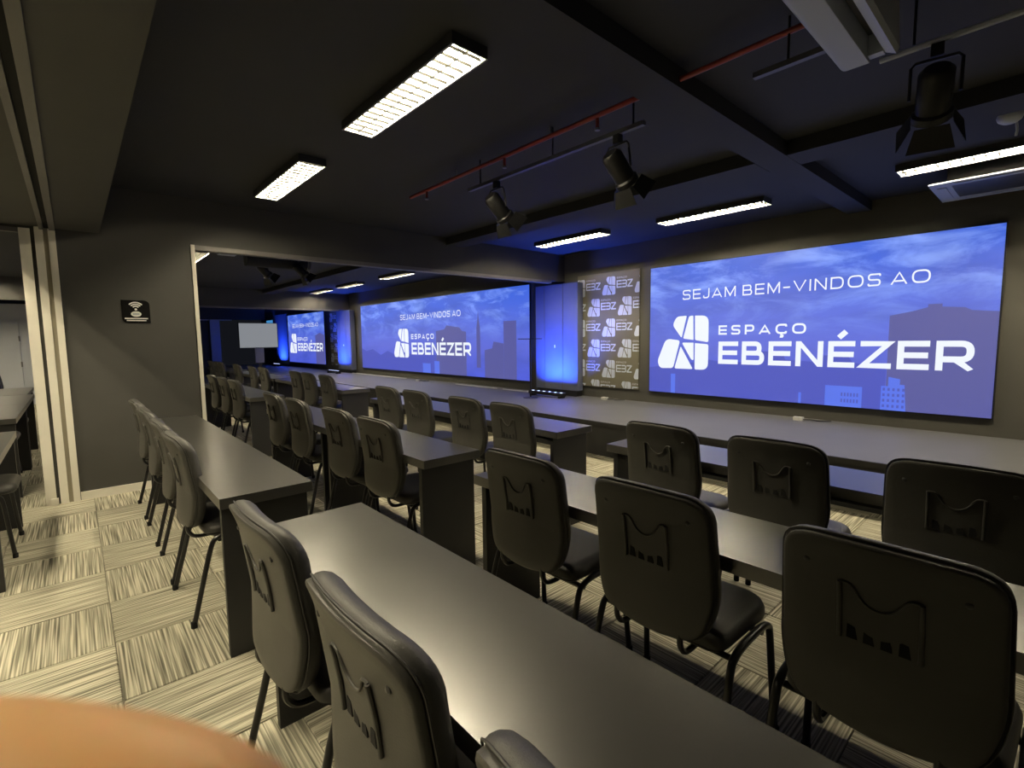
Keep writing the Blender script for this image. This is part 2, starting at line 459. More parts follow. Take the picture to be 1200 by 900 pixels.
# stroke letters of the wide geometric face on the screens: name -> (width, [(points, corner radius, closed)])
def letter(ch, t):
    i = t/2; j = 1-i
    def E(w): return [([(w, i), (i, i), (i, j), (w, j)], 0, False), ([(i, 0.5), (w*0.96, 0.5)], 0, False)]
    if ch == 'E': return 0.92, E(0.92)
    if ch == 'É': return 0.92, E(0.92) + [([(0.36, 1.13), (0.60, 1.36)], 0, False)]
    if ch == 'S': w = 0.95; return w, [([(w-i, 0.78), (w-i, j), (i, j), (i, 0.51), (w-i, 0.49), (w-i, i), (i, i), (i, 0.22)], 0.26, False)]
    if ch == 'J': w = 0.72; return w, [([(w-i, 1), (w-i, i), (i, i), (i, 0.30)], 0.32, False)]
    if ch == 'A': w = 1.12; return w, [([(i*0.6, 0), (w/2, 1-i*0.4), (w-i*0.6, 0)], 0, False), ([(0.22*w, 0.27), (0.78*w, 0.27)], 0, False)]
    if ch == 'M': w = 1.18; return w, [([(i, 0), (i, 1)], 0, False), ([(i*1.1, 0.995), (w/2, 0.12), (w-i*1.1, 0.995)], 0, False), ([(w-i, 0), (w-i, 1)], 0, False)]
    if ch == 'V': w = 1.12; return w, [([(i*0.6, 1), (w/2, i*0.4), (w-i*0.6, 1)], 0, False)]
    if ch == 'I': w = t; return w, [([(i, 0), (i, 1)], 0, False)]
    if ch == 'N': w = 1.02; return w, [([(i, 0), (i, 1)], 0, False), ([(i*1.15, 0.995), (w-i*1.15, 0.005)], 0, False), ([(w-i, 0), (w-i, 1)], 0, False)]
    if ch == 'D': w = 1.06; return w, [([(i, i), (i, j), (w-i, j), (w-i, i)], [0, 0, 0.45, 0.45], True)]
    if ch == 'O': w = 1.22; return w, [([(i, i), (i, j), (w-i, j), (w-i, i)], 0.52, True)]
    if ch == 'P': w = 0.95; return w, [([(i, 0), (i, j), (w-i, j), (w-i, 0.38), (i, 0.38)], [0, 0, 0.28, 0.28, 0], False)]
    if ch == 'R': w = 1.0; return w, [([(i, 0), (i, j), (w-i, j), (w-i, 0.38), (i, 0.38)], [0, 0, 0.28, 0.28, 0], False), ([(0.50*w, 0.40), (w-i*0.7, 0)], 0, False)]
    if ch == 'B': w = 0.98; return w, [([(i, 0.5), (w-2.2*i, 0.5), (w-2.2*i, j), (i, j), (i, i), (w-i, i), (w-i, 0.5), (0.5*w, 0.5)], [0, 0.22, 0.22, 0, 0, 0.24, 0.24, 0], False)]
    if ch == 'Z': w = 0.98; return w, [([(0, j), (w-i, j), (i, i), (w, i)], 0, False)]
    if ch == 'Ç': w = 1.06; return w, [([(w-i, 0.72), (w-i, j), (i, j), (i, i), (w-i, i), (w-i, 0.28)], 0.44, False), ([(w*0.52, 0.02), (w*0.52, -0.12), (w*0.66, -0.14), (w*0.62, -0.28), (w*0.40, -0.27)], 0.05, False)]
    if ch == '-': w = 0.62; return w, [([(0, 0.46), (w, 0.46)], 0, False)]
    return 0.42, []
def stroke_text(name, body, m, width, height, t, gap):
    bm = bmesh.new(); x = 0.0; items = []
    for ch in body:
        w, paths = letter(ch, t)
        for pts, rad, closed in paths: items.append((x, pts, rad, closed, ch))
        x += w + (gap if ch != ' ' else 0)
    total = x-gap; sx = width/total
    for ox, pts, rad, closed, ch in items:
        P = [Vector(p) for p in pts]
        if rad:
            rr = rad if isinstance(rad, list) else [rad]*len(P)
            if not closed: rr = [0]+rr[1:-1]+[0]
            P = [Vector(p) for p in round_poly([tuple(p) for p in P], rr, 6)]
        Q = [P[0]]
        for p in P[1:]:
            if (p-Q[-1]).length > 1e-4: Q.append(p)
        P = Q; n = len(P); L = []; Rr = []
        for k in range(n):
            a = P[k-1] if (closed or k > 0) else None
            b = P[(k+1) % n] if (closed or k < n-1) else None
            ns = []
            for u, v in ((a, P[k]), (P[k], b)):
                if u is not None and v is not None:
                    d = (v-u).normalized(); ns.append(Vector((-d.y, d.x)))
            mv = ns[0] if len(ns) == 1 else (ns[0]+ns[1])/max(0.35, 1+ns[0].dot(ns[1]))
            for lst, sg in ((L, 1), (Rr, -1)):
                q = P[k]+mv*sg*t/2
                if 0 <= P[k].y <= 1: q.y = min(1, max(0, q.y))
                lst.append(bm.verts.new(((ox+q.x)*sx, 0, q.y*height)))
        for k in range(n if closed else n-1):
            k2 = (k+1) % n
            bm.faces.new((L[k], L[k2], Rr[k2], Rr[k]))
    me = bpy.data.meshes.new(name); bm.to_mesh(me); bm.free(); me.materials.append(m); return me

LOGO = [
 ([(-3.697,1.704),(-3.542,1.711),(-3.616,1.395),(-3.76,1.583)], [.05,.02,.03,.05]),
 ([(-3.507,1.706),(-3.445,1.707),(-3.434,1.367),(-3.593,1.389)], [.03,.01,.01,.02]),
 ([(-3.420,1.707),(-3.222,1.700),(-3.218,1.334),(-3.412,1.367)], [.01,.13,.03,.02]),
 ([(-3.862,1.392),(-3.640,1.363),(-3.742,0.962),(-3.960,0.955),(-4.000,1.06)], [.08,.04,.04,.08,.06]),
 ([(-3.628,1.280),(-3.436,0.957),(-3.722,0.957)], [.02,.03,.03]),
 ([(-3.612,1.332),(-3.433,1.330),(-3.428,1.085),(-3.462,1.09)], [.03,.01,.02,.02]),
 ([(-3.413,1.324),(-3.217,1.308),(-3.217,0.955),(-3.410,0.953)], [.01,.03,.12,.02]),
]
def logo_mesh(m, sx=1.0, sz=1.0, thick=0.001):
    """logo with its lower left corner at the origin, in the XZ plane, front towards -Y"""
    bm = bmesh.new()
    for poly, rad in LOGO:
        q = [((x+4.0)*sx, (z-0.953)*sz) for x, z in poly]
        prism(bm, round_poly(q, [r*sx for r in rad]), 'y', -thick, 0)
    return mesh_of('logo', bm, m)
SCR_LOGO = logo_mesh(M['screenwhite'])
def text_len(body, t, gap):
    return sum(letter(c, t)[0] + (gap if c != ' ' else 0) for c in body) - gap
WL = 'SEJAM BEM-VINDOS AO'
k1 = 2.70/text_len(WL, 0.13, 0.30)
T1 = []
for wd in WL.split(' '):
    pre = WL[:WL.index(wd)]
    x0 = (text_len(pre, 0.13, 0.30)+0.30)*k1 if pre else 0.0
    T1.append((stroke_text('welcome_word', wd, M['screenwhite'], text_len(wd, 0.13, 0.30)*k1, 0.135, 0.13, 0.30), 0.525+x0, 1.335))
T2 = stroke_text('name_line', 'ESPAÇO', M['screenwhite'], 1.06, 0.125, 0.19, 0.46)
T3 = stroke_text('name_line', 'EBENÉZER', M['screenwhite'], 2.53, 0.30, 0.20, 0.17)

def led_screen(name, x0, x1, label, off, sky):
    t = thing(name, label, 'screen', (x0, YW, 0.60), 0, 'stage screens')
    w = x1-x0; h = 1.83
    obj('frame', B((-0.012, w+0.012, -0.030, -0.001, -0.012, h+0.012)), M['blackbody'], t)
    obj('display', B((0, w, -0.036, -0.0305, 0, h)), M['screen'], t)
    y = -0.0375
    for nm, poly, m in sky:
        bm = bmesh.new(); prism(bm, poly, 'y', -0.0012, 0)
        obj(nm, bm, m, t, loc=(0, y+0.001, 0))
    o = obj('logo', SCR_LOGO, None, t, loc=(off+0.135, y-0.0012, 0.353))
    for me, xx, zz in (*T1, (T2, 1.055, 0.835), (T3, 1.06, 0.445)):
        obj(me.name.split('.')[0], me, None, t, loc=(off+xx, y-0.0022, zz))
    return t
# buildings of the picture, metres from the screen's lower left corner
def tower(x, w, h): return [(x, 0), (x+w, 0), (x+w, h), (x, h)]
skyR = [('pictured_building', [(2.91,0),(3.74,0),(3.74,1.02),(3.55,1.04),(3.50,1.07),(3.33,1.085),(3.33,1.115),(3.22,1.115),(3.22,1.085),(3.10,1.05),(2.91,1.012)], M['screenteal']),
        ('pictured_skyline', [(0.0,0),(2.905,0),(2.905,0.47),(2.6,0.5),(2.55,0.58),(2.3,0.58),(2.25,0.5),(1.9,0.52),(1.85,0.62),(1.62,0.62),(1.6,0.5),(1.2,0.46),(0.9,0.5),(0.88,0.6),(0.78,0.6),(0.76,0.46),(0.4,0.42),(0.36,0.5),(0.28,0.5),(0.26,0.40),(0.0,0.36)], M['screendark']),
        ]
skyR2 = [('pictured_house', tower(2.34, 0.36, 0.235), M['screenlight']),
         ('pictured_tower', [(2.87,0.0),(3.09,0.0),(3.07,0.28),(3.03,0.28),(3.03,0.34),(2.93,0.36),(2.93,0.26),(2.87,0.26)], M['screenlight']),
         ('pictured_tower', tower(2.06, 0.03, 0.13), M['screenlight']),
         ('pictured_tower', tower(0.36, 0.07, 0.28), M['screenlight'])]
s1 = led_screen('led_screen', -4.13, -0.39, 'large blue welcome screen on the right with white logo, nearest to the camera', 0.0, skyR)
for nm, poly, m in skyR2:
    bm = bmesh.new(); prism(bm, poly, 'y', -0.0008, 0); obj(nm, bm, m, s1, loc=(0, -0.0377, 0))
bm = bmesh.new()
for i in range(4):
    for j in range(5): box(bm, 2.885+j*0.042, 2.905+j*0.042, -0.0006, 0, 0.03+i*0.06, 0.06+i*0.06)
tag(obj('pictured_windows', bm, M['screendark'], s1, loc=(0, -0.0386, 0)), kind='stuff')
bm = bmesh.new()
for i in range(2):
    for j in range(6): box(bm, 2.5+j*0.03, 2.515+j*0.03, -0.0006, 0, 0.05+i*0.07, 0.09+i*0.07)
tag(obj('pictured_windows', bm, M['screendark'], s1, loc=(0, -0.0386, 0)), kind='stuff')
skyM = [('pictured_building', [(4.05,0),(5.25,0),(5.25,0.98),(5.1,1.0),(5.0,1.08),(4.5,1.14),(4.4,1.05),(4.05,1.02)], M['screenteal']),
        ('pictured_tower', [(5.62,0.2),(5.76,0.2),(5.75,1.05),(5.70,1.3),(5.69,1.42),(5.68,1.3),(5.63,1.05)], M['screenteal']),
        ('pictured_tower', tower(6.52, 0.38, 1.17), M['screenteal']),
        ('pictured_building', [(5.9,0.0),(6.515,0),(6.515,0.72),(6.2,0.76),(6.15,0.62),(5.9,0.58)], M['screenteal']),
        ('pictured_skyline', [(0,0),(4.045,0),(4.045,0.44),(3.6,0.5),(3.2,0.42),(2.6,0.48),(2.1,0.4),(1.6,0.52),(1.2,0.4),(0.7,0.56),(0.3,0.5),(0,0.58)], M['screendark'])]
s2 = led_screen('led_screen', -14.02, -6.75, 'extra wide blue welcome screen seen through the opening, between the lit columns', 1.84, skyM)
for nm, poly in (('pictured_house', tower(3.42, 0.36, 0.235)), ('pictured_tower', tower(3.95, 0.22, 0.3))):
    bm = bmesh.new(); prism(bm, poly, 'y', -0.0008, 0); obj(nm, bm, M['screenlight'], s2, loc=(0, -0.0377, 0))
skyF = [('pictured_building', [(2.91,0),(3.74,0),(3.74,1.02),(3.33,1.1),(2.91,1.012)], M['screenteal'])]
s3 = led_screen('led_screen', -20.70, -16.94, 'small-looking blue welcome screen farthest away, behind the second header', 0.0, skyF)

# ---------------------------------------------------------------- banners with repeated marks
BL = logo_mesh(M['print'], 0.335, 0.385, 0.0008)
def ebz_mesh():
    bm = bmesh.new(); t = 0.020
    H = 0.118
    def bar(x0, x1, z0, z1): box(bm, x0, x1, -0.0008, 0, z0, z1)
    for z in (0, H/2-t/2, H-t): bar(0.0, 0.098, z, z+t)          # E
    bar(0.0, t, t, H/2-t/2); bar(0.0, t, H/2+t/2, H-t)
    for z in (0, H/2-t/2, H-t): bar(0.108, 0.178, z, z+t)        # B drawn as a 3
    bar(0.178, 0.196, t*0.5, H/2-t*0.2); bar(0.178, 0.196, H/2+t*0.2, H-t*0.5)
    bar(0.206, 0.30, 0, t); bar(0.206, 0.30, H-t, H)             # Z
    prism(bm, [(0.206, t), (0.232, t), (0.30, H-t), (0.274, H-t)], 'y', -0.0008, 0)
    return mesh_of('mark_letters', bm, M['print'])
EBZ = ebz_mesh()
ESP = text_mesh('small_word', 'ESPAÇO', M['printdim'], 0.19, 0.030, bold=0.01, spacing=1.1)

def clipped(me, ox, oz, w, z0, z1, name, parent, y):
    xs = [v.co.x+ox for v in me.vertices]; zs = [v.co.z+oz for v in me.vertices]
    if max(xs) < 0.005 or min(xs) > w-0.005 or max(zs) < z0+0.005 or min(zs) > z1-0.005: return
    if min(xs) >= 0 and max(xs) <= w and min(zs) >= z0 and max(zs) <= z1:
        obj(name, me, None, parent, loc=(ox, y, oz)); return
    bm = bmesh.new(); bm.from_mesh(me)
    for co, no in (((-ox, 0, 0), (-1, 0, 0)), ((w-ox, 0, 0), (1, 0, 0)), ((0, 0, z0-oz), (0, 0, -1)), ((0, 0, z1-oz), (0, 0, 1))):
        bmesh.ops.bisect_plane(bm, geom=bm.verts[:]+bm.edges[:]+bm.faces[:], plane_co=co, plane_no=no, clear_outer=True)
    if len(bm.faces):
        m2 = bpy.data.meshes.new(name); bm.to_mesh(m2); m2.materials.append(me.materials[0])
        obj(name, m2, None, parent, loc=(ox, y, oz))
    bm.free()
def banner(x0, x1, z0, z1, label, shift):
    t = thing('logo_banner', label, 'banner', (x0, YW, z0), 0, 'printed logo banners')
    w, h = x1-x0, z1-z0
    obj('fabric', B((0, w, -0.024, -0.001, 0, h)), M['banner'], t, bevel=0.003)
    for r in range(7):
        zz = h-0.36-r*0.335
        for c in range(-2, 4):
            xx = shift+c*0.62+(0.31 if r % 2 else 0)
            clipped(BL, xx, zz, w, 0.005, h-0.005, 'printed_logo', t, -0.0245)
            clipped(EBZ, xx+0.285, zz+0.10, w, 0.005, h-0.005, 'printed_letters', t, -0.0245)
            clipped(ESP, xx+0.29, zz+0.245, w, 0.005, h-0.005, 'printed_word', t, -0.0255)
    return t
banner(-5.56, -4.33, 0.60, 2.46, 'khaki banner with repeated pale logos, left of the large screen', -0.10)
banner(-16.45, -15.1, 0.60, 2.40, 'khaki logo banner far away beside the farthest screen', -0.05)

# ---------------------------------------------------------------- folded partitions lit blue, with floor light bars
def folded_partition(x, label):
    t = thing('folding_partition', label, 'partition', (x, 0, ZS), 0, 'folded partitions')
    n = 2
    for i in range(n):
        y0 = 6.33+i*0.085
        sh = (0.0, -0.02)[i]
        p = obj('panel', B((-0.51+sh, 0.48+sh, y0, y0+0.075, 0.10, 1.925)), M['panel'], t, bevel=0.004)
        if i == 0:
            obj('edge_strip', B((-0.30, -0.285, y0-0.004, y0-0.0005, 0.11, 1.92)), M['alu'], p)
            obj('edge_strip', B((0.14, 0.155, y0-0.004, y0-0.0005, 0.11, 1.92)), M['alu'], p)
            obj('lock', B((-0.05, -0.03, y0-0.006, y0-0.0005, 0.83, 0.88)), M['whitemetal'], p)
    obj('base_shoe', B((-0.49, 0.45, 6.34, 6.48, 0.0, 0.0995)), M['blackbody'], t)
    return t
folded_partition(XW, 'tall folded partition washed in blue light beside the khaki banner')
folded_partition(XW2, 'tall folded partition washed in blue light at the second header')
def light_bar(x, y, label, w=0.80, watts=1.0):
    t = thing('light_bar', label, 'stage light', (x, y, ZS), 0, 'blue floor light bars')
    obj('housing', B((-w/2, w/2, -0.05, 0.05, 0.03, 0.085)), M['blackbody'], t, bevel=0.008)
    for s in (-1, 1): obj('foot', B((s*w*0.42-0.02, s*w*0.42+0.02, -0.07, 0.07, 0.0, 0.0295)), M['blackbody'], t)
    for k in range(6):
        bm = bmesh.new(); lathe(bm, [(0, 0), (0.022, 0), (0.024, 0.004), (0, 0.006)], 10, (-w/2+w*(k+0.5)/6, 0, 0.0855))
        obj('lens', bm, M['ledblue'], t)
    L = bpy.data.lights.new('blue_beam', 'AREA'); L.shape = 'RECTANGLE'; L.size = w*0.9; L.size_y = 0.05
    L.energy = BLUE_W*watts; L.color = (0.03, 0.10, 1.0); L.spread = math.radians(110)
    lo = bpy.data.objects.new('blue_beam', L); COL.objects.link(lo); lo.parent = t
    lo.location = (0, 0.01, 0.098); lo.rotation_euler = (math.radians(180-14), 0, 0)
    return t
light_bar(-5.83, 6.02, 'low black light bar on the stage under the near blue column', watts=1.6)
light_bar(-14.95, 5.98, 'low light bar glowing white on the stage under the second blue column', watts=1.6)
light_bar(-21.4, 6.2, 'low light bar glowing at the foot of the farthest blue panel', watts=1.6)
fp = thing('wall_panel', 'blue-lit plain panel left of the farthest screen', 'panel', (-21.5, YW, ZS))
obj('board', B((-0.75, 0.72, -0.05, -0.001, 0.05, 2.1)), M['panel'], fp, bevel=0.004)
obj('skirting', B((-0.75, 0.72, -0.055, -0.001, 0.0, 0.0495)), M['blackbody'], fp)
cp = thing('lit_panel', 'pale cyan glowing panel behind the television', 'panel', (-23.0, YW, 1.0))
obj('frame', B((-0.52, 0.40, -0.05, -0.001, 0.68, 1.35)), M['blackbody'], cp)
obj('pane', B((-0.5, 0.38, -0.056, -0.0505, 0.7, 1.33)), M['cyan'], cp)

# ---------------------------------------------------------------- ceiling lights
def louver_light(label, loc, L=1.24, w=0.20, slats=17):
    t = thing('ceiling_light', label, 'ceiling light', loc, 0, 'louvred fluorescent ceiling lights')
    # local z = 0 is the ceiling plane, the tray hangs below it
    d = 0.055
    bm = bmesh.new()
    box(bm, -L/2, L/2, -w/2, w/2, -0.006, -0.0005)
    obj('tray', bm, M['whitemetal'], t)
    for s in (-1, 1):
        bm = bmesh.new(); y = s*w/2
        prism(bm, [(y-s*0.022, -0.0065), (y-s*0.001, -0.0065), (y-s*0.001, -d), (y-s*0.004, -d)], 'x', -L/2, L/2)
        obj('side_reflector', bm, M['whitemetal'], t)
        obj('end_plate', B((s*L/2-0.004, s*L/2+0.004, -w/2+0.001, w/2-0.001, -d, -0.0065)), M['whitemetal'], t)
        obj('outer_skirt', B((-L/2-0.008, L/2+0.008, y+0.0005 if s > 0 else y-0.006, y+0.006 if s > 0 else y-0.0005, -d, -0.0005)), M['ceil'], t)
        obj('outer_skirt', B((s*(L/2+0.006)-0.0015, s*(L/2+0.006)+0.0015, -w/2, w/2, -d, -0.0005)), M['ceil'], t)
        obj('tube', T([(-L/2+0.03, s*w*0.23, -0.017), (L/2-0.03, s*w*0.23, -0.017)], 0.010, 8), M['tubeglow'], t, smooth=True)
        obj('rim', B((-L/2-0.008, L/2+0.008, y-0.004 if s > 0 else y-0.008, y+0.008 if s > 0 else y+0.004, -d-0.004, -d-0.0005)), M['greymetal'], t)
    me = mesh_of('slat', B((-0.003, 0.003, -w/2+0.006, w/2-0.006, -d+0.001, -0.040)), M['slat'])
    for k in range(slats):
        obj('slat', me, None, t, loc=(-L/2+L*(k+0.5)/slats, 0, 0))
    obj('spine', B((-L/2+0.005, L/2-0.005, -0.0015, 0.0015, -d+0.002, -0.042)), M['slat'], t)
    return t
LG = 'louvred fluorescent ceiling lights'
l0 = louver_light('brightest louvred fluorescent ceiling light, nearest above the foreground desks', (-2.60, 1.525, ZC))
dup(l0, (-4.60, 1.500, ZC), 0, 'louvred ceiling light above the black wall, smaller than the brightest one')
dup(l0, (-4.75, 5.40, ZC), 0, 'louvred ceiling light above the khaki banner')
dup(l0, (-2.75, 5.52, ZC), 0, 'louvred ceiling light above the middle of the large right screen')
dup(l0, (-0.40, 5.46, ZC), 0, 'louvred ceiling light at the right picture edge beside the ceiling cassette')
dup(l0, (-9.75, 5.37, ZC), 0, 'louvred ceiling light beyond the opening, first from the header')
dup(l0, (-12.15, 5.37, ZC), 0, 'louvred ceiling light beyond the opening, second from the header')
dup(l0, (-14.10, 5.37, ZC), 0, 'louvred ceiling light beyond the opening, third from the header')
dup(l0, (-9.55, 1.60, ZC), 0, 'louvred ceiling light just behind the cream jamb of the opening')
# the room's other lamps, out of the picture but part of the lighting
out_of_view = [(1.8, 5.4), (-1.3, -0.95), (-3.3, -0.95), (-5.1, -0.95), (-8.0, -1.9), (-12.0, -1.9), (-14.0, -1.2)]
for i, (x, y) in enumerate(out_of_view):
    dup(l0, (x, y, ZC), 0, 'louvred ceiling light out of the picture')

# ---------------------------------------------------------------- desks
DL, DD, DH, DT = 1.475, 0.392, 0.75, 0.048
def make_desk(label, DL):
    t = thing('desk', label, 'desk', (0, 0, 0), 0, 'long black desks')
    obj('desktop', B((-DL/2, DL/2, 0.0, DD, DH-DT, DH)), M['desk'], t, bevel=0.003)
    for s in (-1, 1):
        xc = s*(DL/2-0.062)
        obj('end_panel', B((xc-0.016, xc+0.016, 0.012, DD-0.012, 0.0, DH-DT-0.0005)), M['deskpanel'], t, bevel=0.002)
        obj('cleat', B((xc-s*0.045-0.012, xc-s*0.045+0.012, 0.03, DD-0.03, DH-DT-0.04, DH-DT-0.0005)), M['deskpanel'], t)
    obj('rail', B((-DL/2+0.08, DL/2-0.08, DD*0.5-0.01, DD*0.5+0.01, DH-DT-0.07, DH-DT-0.0005)), M['deskpanel'], t)
    return t
desk0 = {}
def place_desk(x_right, yfar, label, DL=DL):
    """x_right: right end of the desktop, yfar: edge towards the stage"""
    loc = (x_right-DL/2, yfar-DD, 0)
    if DL not in desk0:
        desk0[DL] = make_desk(label, DL); desk0[DL].location = loc; return desk0[DL]
    return dup(desk0[DL], loc, 0, label)
g = 0.004
LB = 2.46
LC = 2.95
RB = -1.905+LB
place_desk(RB, 0.851, 'black desk filling the foreground, glare of the lamp on its top', LB)
place_desk(-2.365, 0.815, 'long black desk left of the foreground desk, reaching the black wall under the wireless sign', LC)
place_desk(RB, 1.835, 'black desk in front of the middle row, left end at the narrow gap', LB)
place_desk(-2.315, 1.80, 'black desk left of the gap in the middle row, bluish sheen on top')
place_desk(-2.315-DL-g, 1.80, 'black desk of the middle row next to the wide opening')
place_desk(RB+0.03, 2.868, 'desk nearest the stage right of the gap, top reflecting the blue screen', LB)
place_desk(-2.35, 2.92, 'desk nearest the stage left of the gap, with pale shining end', LC)
place_desk(-6.42, 1.93, 'desk of the middle row just past the opening', LC)
place_desk(-6.40, 3.06, 'desk nearest the stage just past the opening, blue sheen on top', LC)
place_desk(-9.45, 3.06, 'desk nearest the stage farther in the next hall', LC)
place_desk(-12.80, 3.06, 'desk nearest the stage farthest in the next hall', LB)
# through the left doorway
place_desk(-5.41+DL, -0.375, 'desk in front of the left doorway at the picture edge')
place_desk(-6.33, -0.43, 'desk inside the left doorway, second from the picture edge')
place_desk(-6.33-DL-g, -0.43, 'desk inside the left doorway, third from the picture edge')
place_desk(-9.3, -0.50, 'desk farthest inside the left doorway')

# ---------------------------------------------------------------- chairs
def back_outline():
    poly = [(-0.213, 0.945), (0, 0.957), (0.213, 0.945), (0.224, 0.60), (0.185, 0.478), (0, 0.445), (-0.185, 0.478), (-0.224, 0.60)]
    return round_poly(poly, [0.075, 0.25, 0.075, 0.09, 0.08, 0.12, 0.08, 0.09], 6)
def ysurf(x, z):
    d = 0.955-z
    return 0.095*d + 0.05*math.sin(min(1, d/0.46)*math.pi)*0.55 - 0.02*max(0, 1-d/0.10)**2*0.4 + 0.42*x*x
def pad(bm, outline, layers, fn):
    """closed pad built from rings of the outline; layers: (inset, y offset)"""
    cx = 0; cz = sum(p[1] for p in outline)/len(outline)
    rings = []
    for inset, dy in layers:
        ring = []
        for (x, z) in outline:
            v = Vector((x-cx, z-cz)); L = v.length
            k = max(0.0, 1-inset/L) if inset < 1 else 0
            q = v*k; ring.append(bm.verts.new((q.x+cx, fn(q.x+cx, q.y+cz)+dy, q.y+cz)))
        rings.append(ring)
    n = len(outline)
    for a, b in zip(rings, rings[1:]):
        for i in range(n): bm.faces.new((a[i], a[(i+1) % n], b[(i+1) % n], b[i]))
    for ring, y in ((rings[0], layers[0][1]), (rings[-1], layers[-1][1])):
        c = bm.verts.new((cx, fn(cx, cz)+y, cz))
        for i in range(n): bm.faces.new((ring[i], ring[(i+1) % n], c))

def make_chair(label):
    t = thing('conference_chair', label, 'chair', (0, 0, 0), 0, 'black conference chairs')
    ol = back_outline()
    bm = bmesh.new()
    pad(bm, ol, [(0.15, 0), (0.10, 0), (0.05, 0), (0.018, 0.0), (0.012, 0.002), (0.008, 0.006), (0.007, 0.018), (0.02, 0.020)], ysurf)
    sh = obj('backrest_shell', bm, M['shell'], t, smooth=True)
    bm = bmesh.new()
    pad(bm, ol, [(0.03, 0.0205), (0.008, 0.0205), (0.002, 0.024), (0.0, 0.032), (0.002, 0.046), (0.010, 0.060), (0.028, 0.070), (0.06, 0.074), (0.12, 0.074)], ysurf)
    cu = obj('backrest_cushion', bm, M['cushion'], t, smooth=True)
    seam = [(x*0.999, ysurf(x, z)+0.0205, z) for x, z in ol]
    bm = bmesh.new(); tube(bm, seam+[seam[0]], 0.0022, 6, caps=False)
    obj('piping', bm, M['cushion'], cu, smooth=True)
    # moulded lumbar pocket: two upright ribs, a dipping rim, four vent slots
    ribs = bmesh.new()
    for s in (-1, 1):
        bm = bmesh.new()
        x = s*0.078
        pts = [(x, ysurf(x, z)-0.004, z) for z in (0.835, 0.80, 0.76, 0.72, 0.688)]
        tube(bm, pts, 0.0052, 8)
        obj('moulded_rib', bm, M['shell'], sh, smooth=True)
    ribs.free()
    pts = smooth_path([(-0.078, 0, 0.835), (-0.055, 0, 0.832), (-0.03, 0, 0.795), (0.0, 0, 0.782), (0.03, 0, 0.795), (0.055, 0, 0.832), (0.078, 0, 0.835)], 4)
    obj('moulded_rim', T([(p.x, ysurf(p.x, p.z)-0.002, p.z) for p in pts], 0.0034, 8), M['shell'], sh, smooth=True)
    for k in range(4):
        x = -0.052+k*0.034
        bm = bmesh.new()
        y = ysurf(x, 0.705)
        prism(bm, [(x-0.011, 0.692), (x+0.011, 0.692), (x+0.006, 0.722), (x-0.010, 0.726)], 'y', y-0.0025, y+0.012)
        obj('vent_slot', bm, M['slot'], sh)
    for s in (-1, 1):
        bm = bmesh.new(); x = s*0.15; z = 0.865
        lathe(bm, [(0, 0.004), (0.005, 0.0035), (0.008, 0.001), (0.008, -0.004), (0, -0.004)], 10)
        bmesh.ops.rotate(bm, verts=bm.verts, cent=(0, 0, 0), matrix=Matrix.Rotation(math.radians(90), 3, 'X'))
        bmesh.ops.translate(bm, verts=bm.verts, vec=(x, ysurf(x, z)-0.0005, z))
        obj('screw', bm, M['screw'], sh, smooth=True)
    # seat
    so = round_poly([(-0.225, 0.118), (0.225, 0.118), (0.235, 0.44), (0.19, 0.515), (-0.19, 0.515), (-0.235, 0.44)], [0.06, 0.06, 0.10, 0.08, 0.08, 0.10], 5)
    bm = bmesh.new()
    def zring(layers):
        rings = []
        for inset, z in layers:
            ring = []
            for (x, y) in so:
                v = Vector((x, y-0.29)); k = max(0, 1-inset/v.length); q = v*k
                ring.append(bm.verts.new((q.x, q.y+0.29, z-0.25*max(0, q.y-0.12)**2*0.6)))
            rings.append(ring)
        n = len(so)
        for a, b in zip(rings, rings[1:]):
            for i in range(n): bm.faces.new((a[i], a[(i+1) % n], b[(i+1) % n], b[i]))
        bm.faces.new(rings[0]); bm.faces.new(rings[-1])
    zring([(0.012, 0.440), (0.0, 0.447), (0.0, 0.462), (0.008, 0.478), (0.025, 0.488), (0.06, 0.492), (0.11, 0.492)])
    obj('seat_cushion', bm, M['cushion'], t, smooth=True)
    bm = bmesh.new()
    zring([(0.05, 0.424), (0.02, 0.426), (0.010, 0.434), (0.014, 0.4395)])
    obj('seat_pan', bm, M['shell'], t, smooth=True)
    # frame
    for s in (-1, 1):
        x = s*0.246
        rear = smooth_path([(s*0.262, 0.035, 0.006), (s*0.252, 0.085, 0.20), (x, 0.135, 0.385), (x, 0.165, 0.425), (x, 0.22, 0.438), (x, 0.29, 0.440)], 4)
        lg = obj('leg', T(rear, 0.0125, 10), M['tube'], t, smooth=True)
        bm = bmesh.new(); lathe(bm, [(0, 0), (0.014, 0.0), (0.015, 0.004), (0.015, 0.028), (0.012, 0.032)], 10, (s*0.262, 0.035, 0))
        obj('rubber_foot', bm, M['slot'], lg, smooth=True)
        front = smooth_path([(x, 0.2905, 0.440), (x, 0.37, 0.438), (x, 0.425, 0.422), (x, 0.445, 0.38), (s*0.255, 0.462, 0.18), (s*0.262, 0.478, 0.006)], 4)
        lg = obj('leg', T(front, 0.0125, 10), M['tube'], t, smooth=True)
        bm = bmesh.new(); lathe(bm, [(0, 0), (0.014, 0.0), (0.015, 0.004), (0.015, 0.028), (0.012, 0.032)], 10, (s*0.262, 0.478, 0))
        obj('rubber_foot', bm, M['slot'], lg, smooth=True)
        bar = smooth_path([(s*0.12, ysurf(0.12, 0.66)+0.026, 0.66), (s*0.12, ysurf(0.12, 0.54)+0.022, 0.54), (s*0.12, 0.058, 0.475), (s*0.12, 0.070, 0.435), (s*0.12, 0.105, 0.414), (s*0.12, 0.20, 0.412), (s*0.12, 0.38, 0.412)], 4)
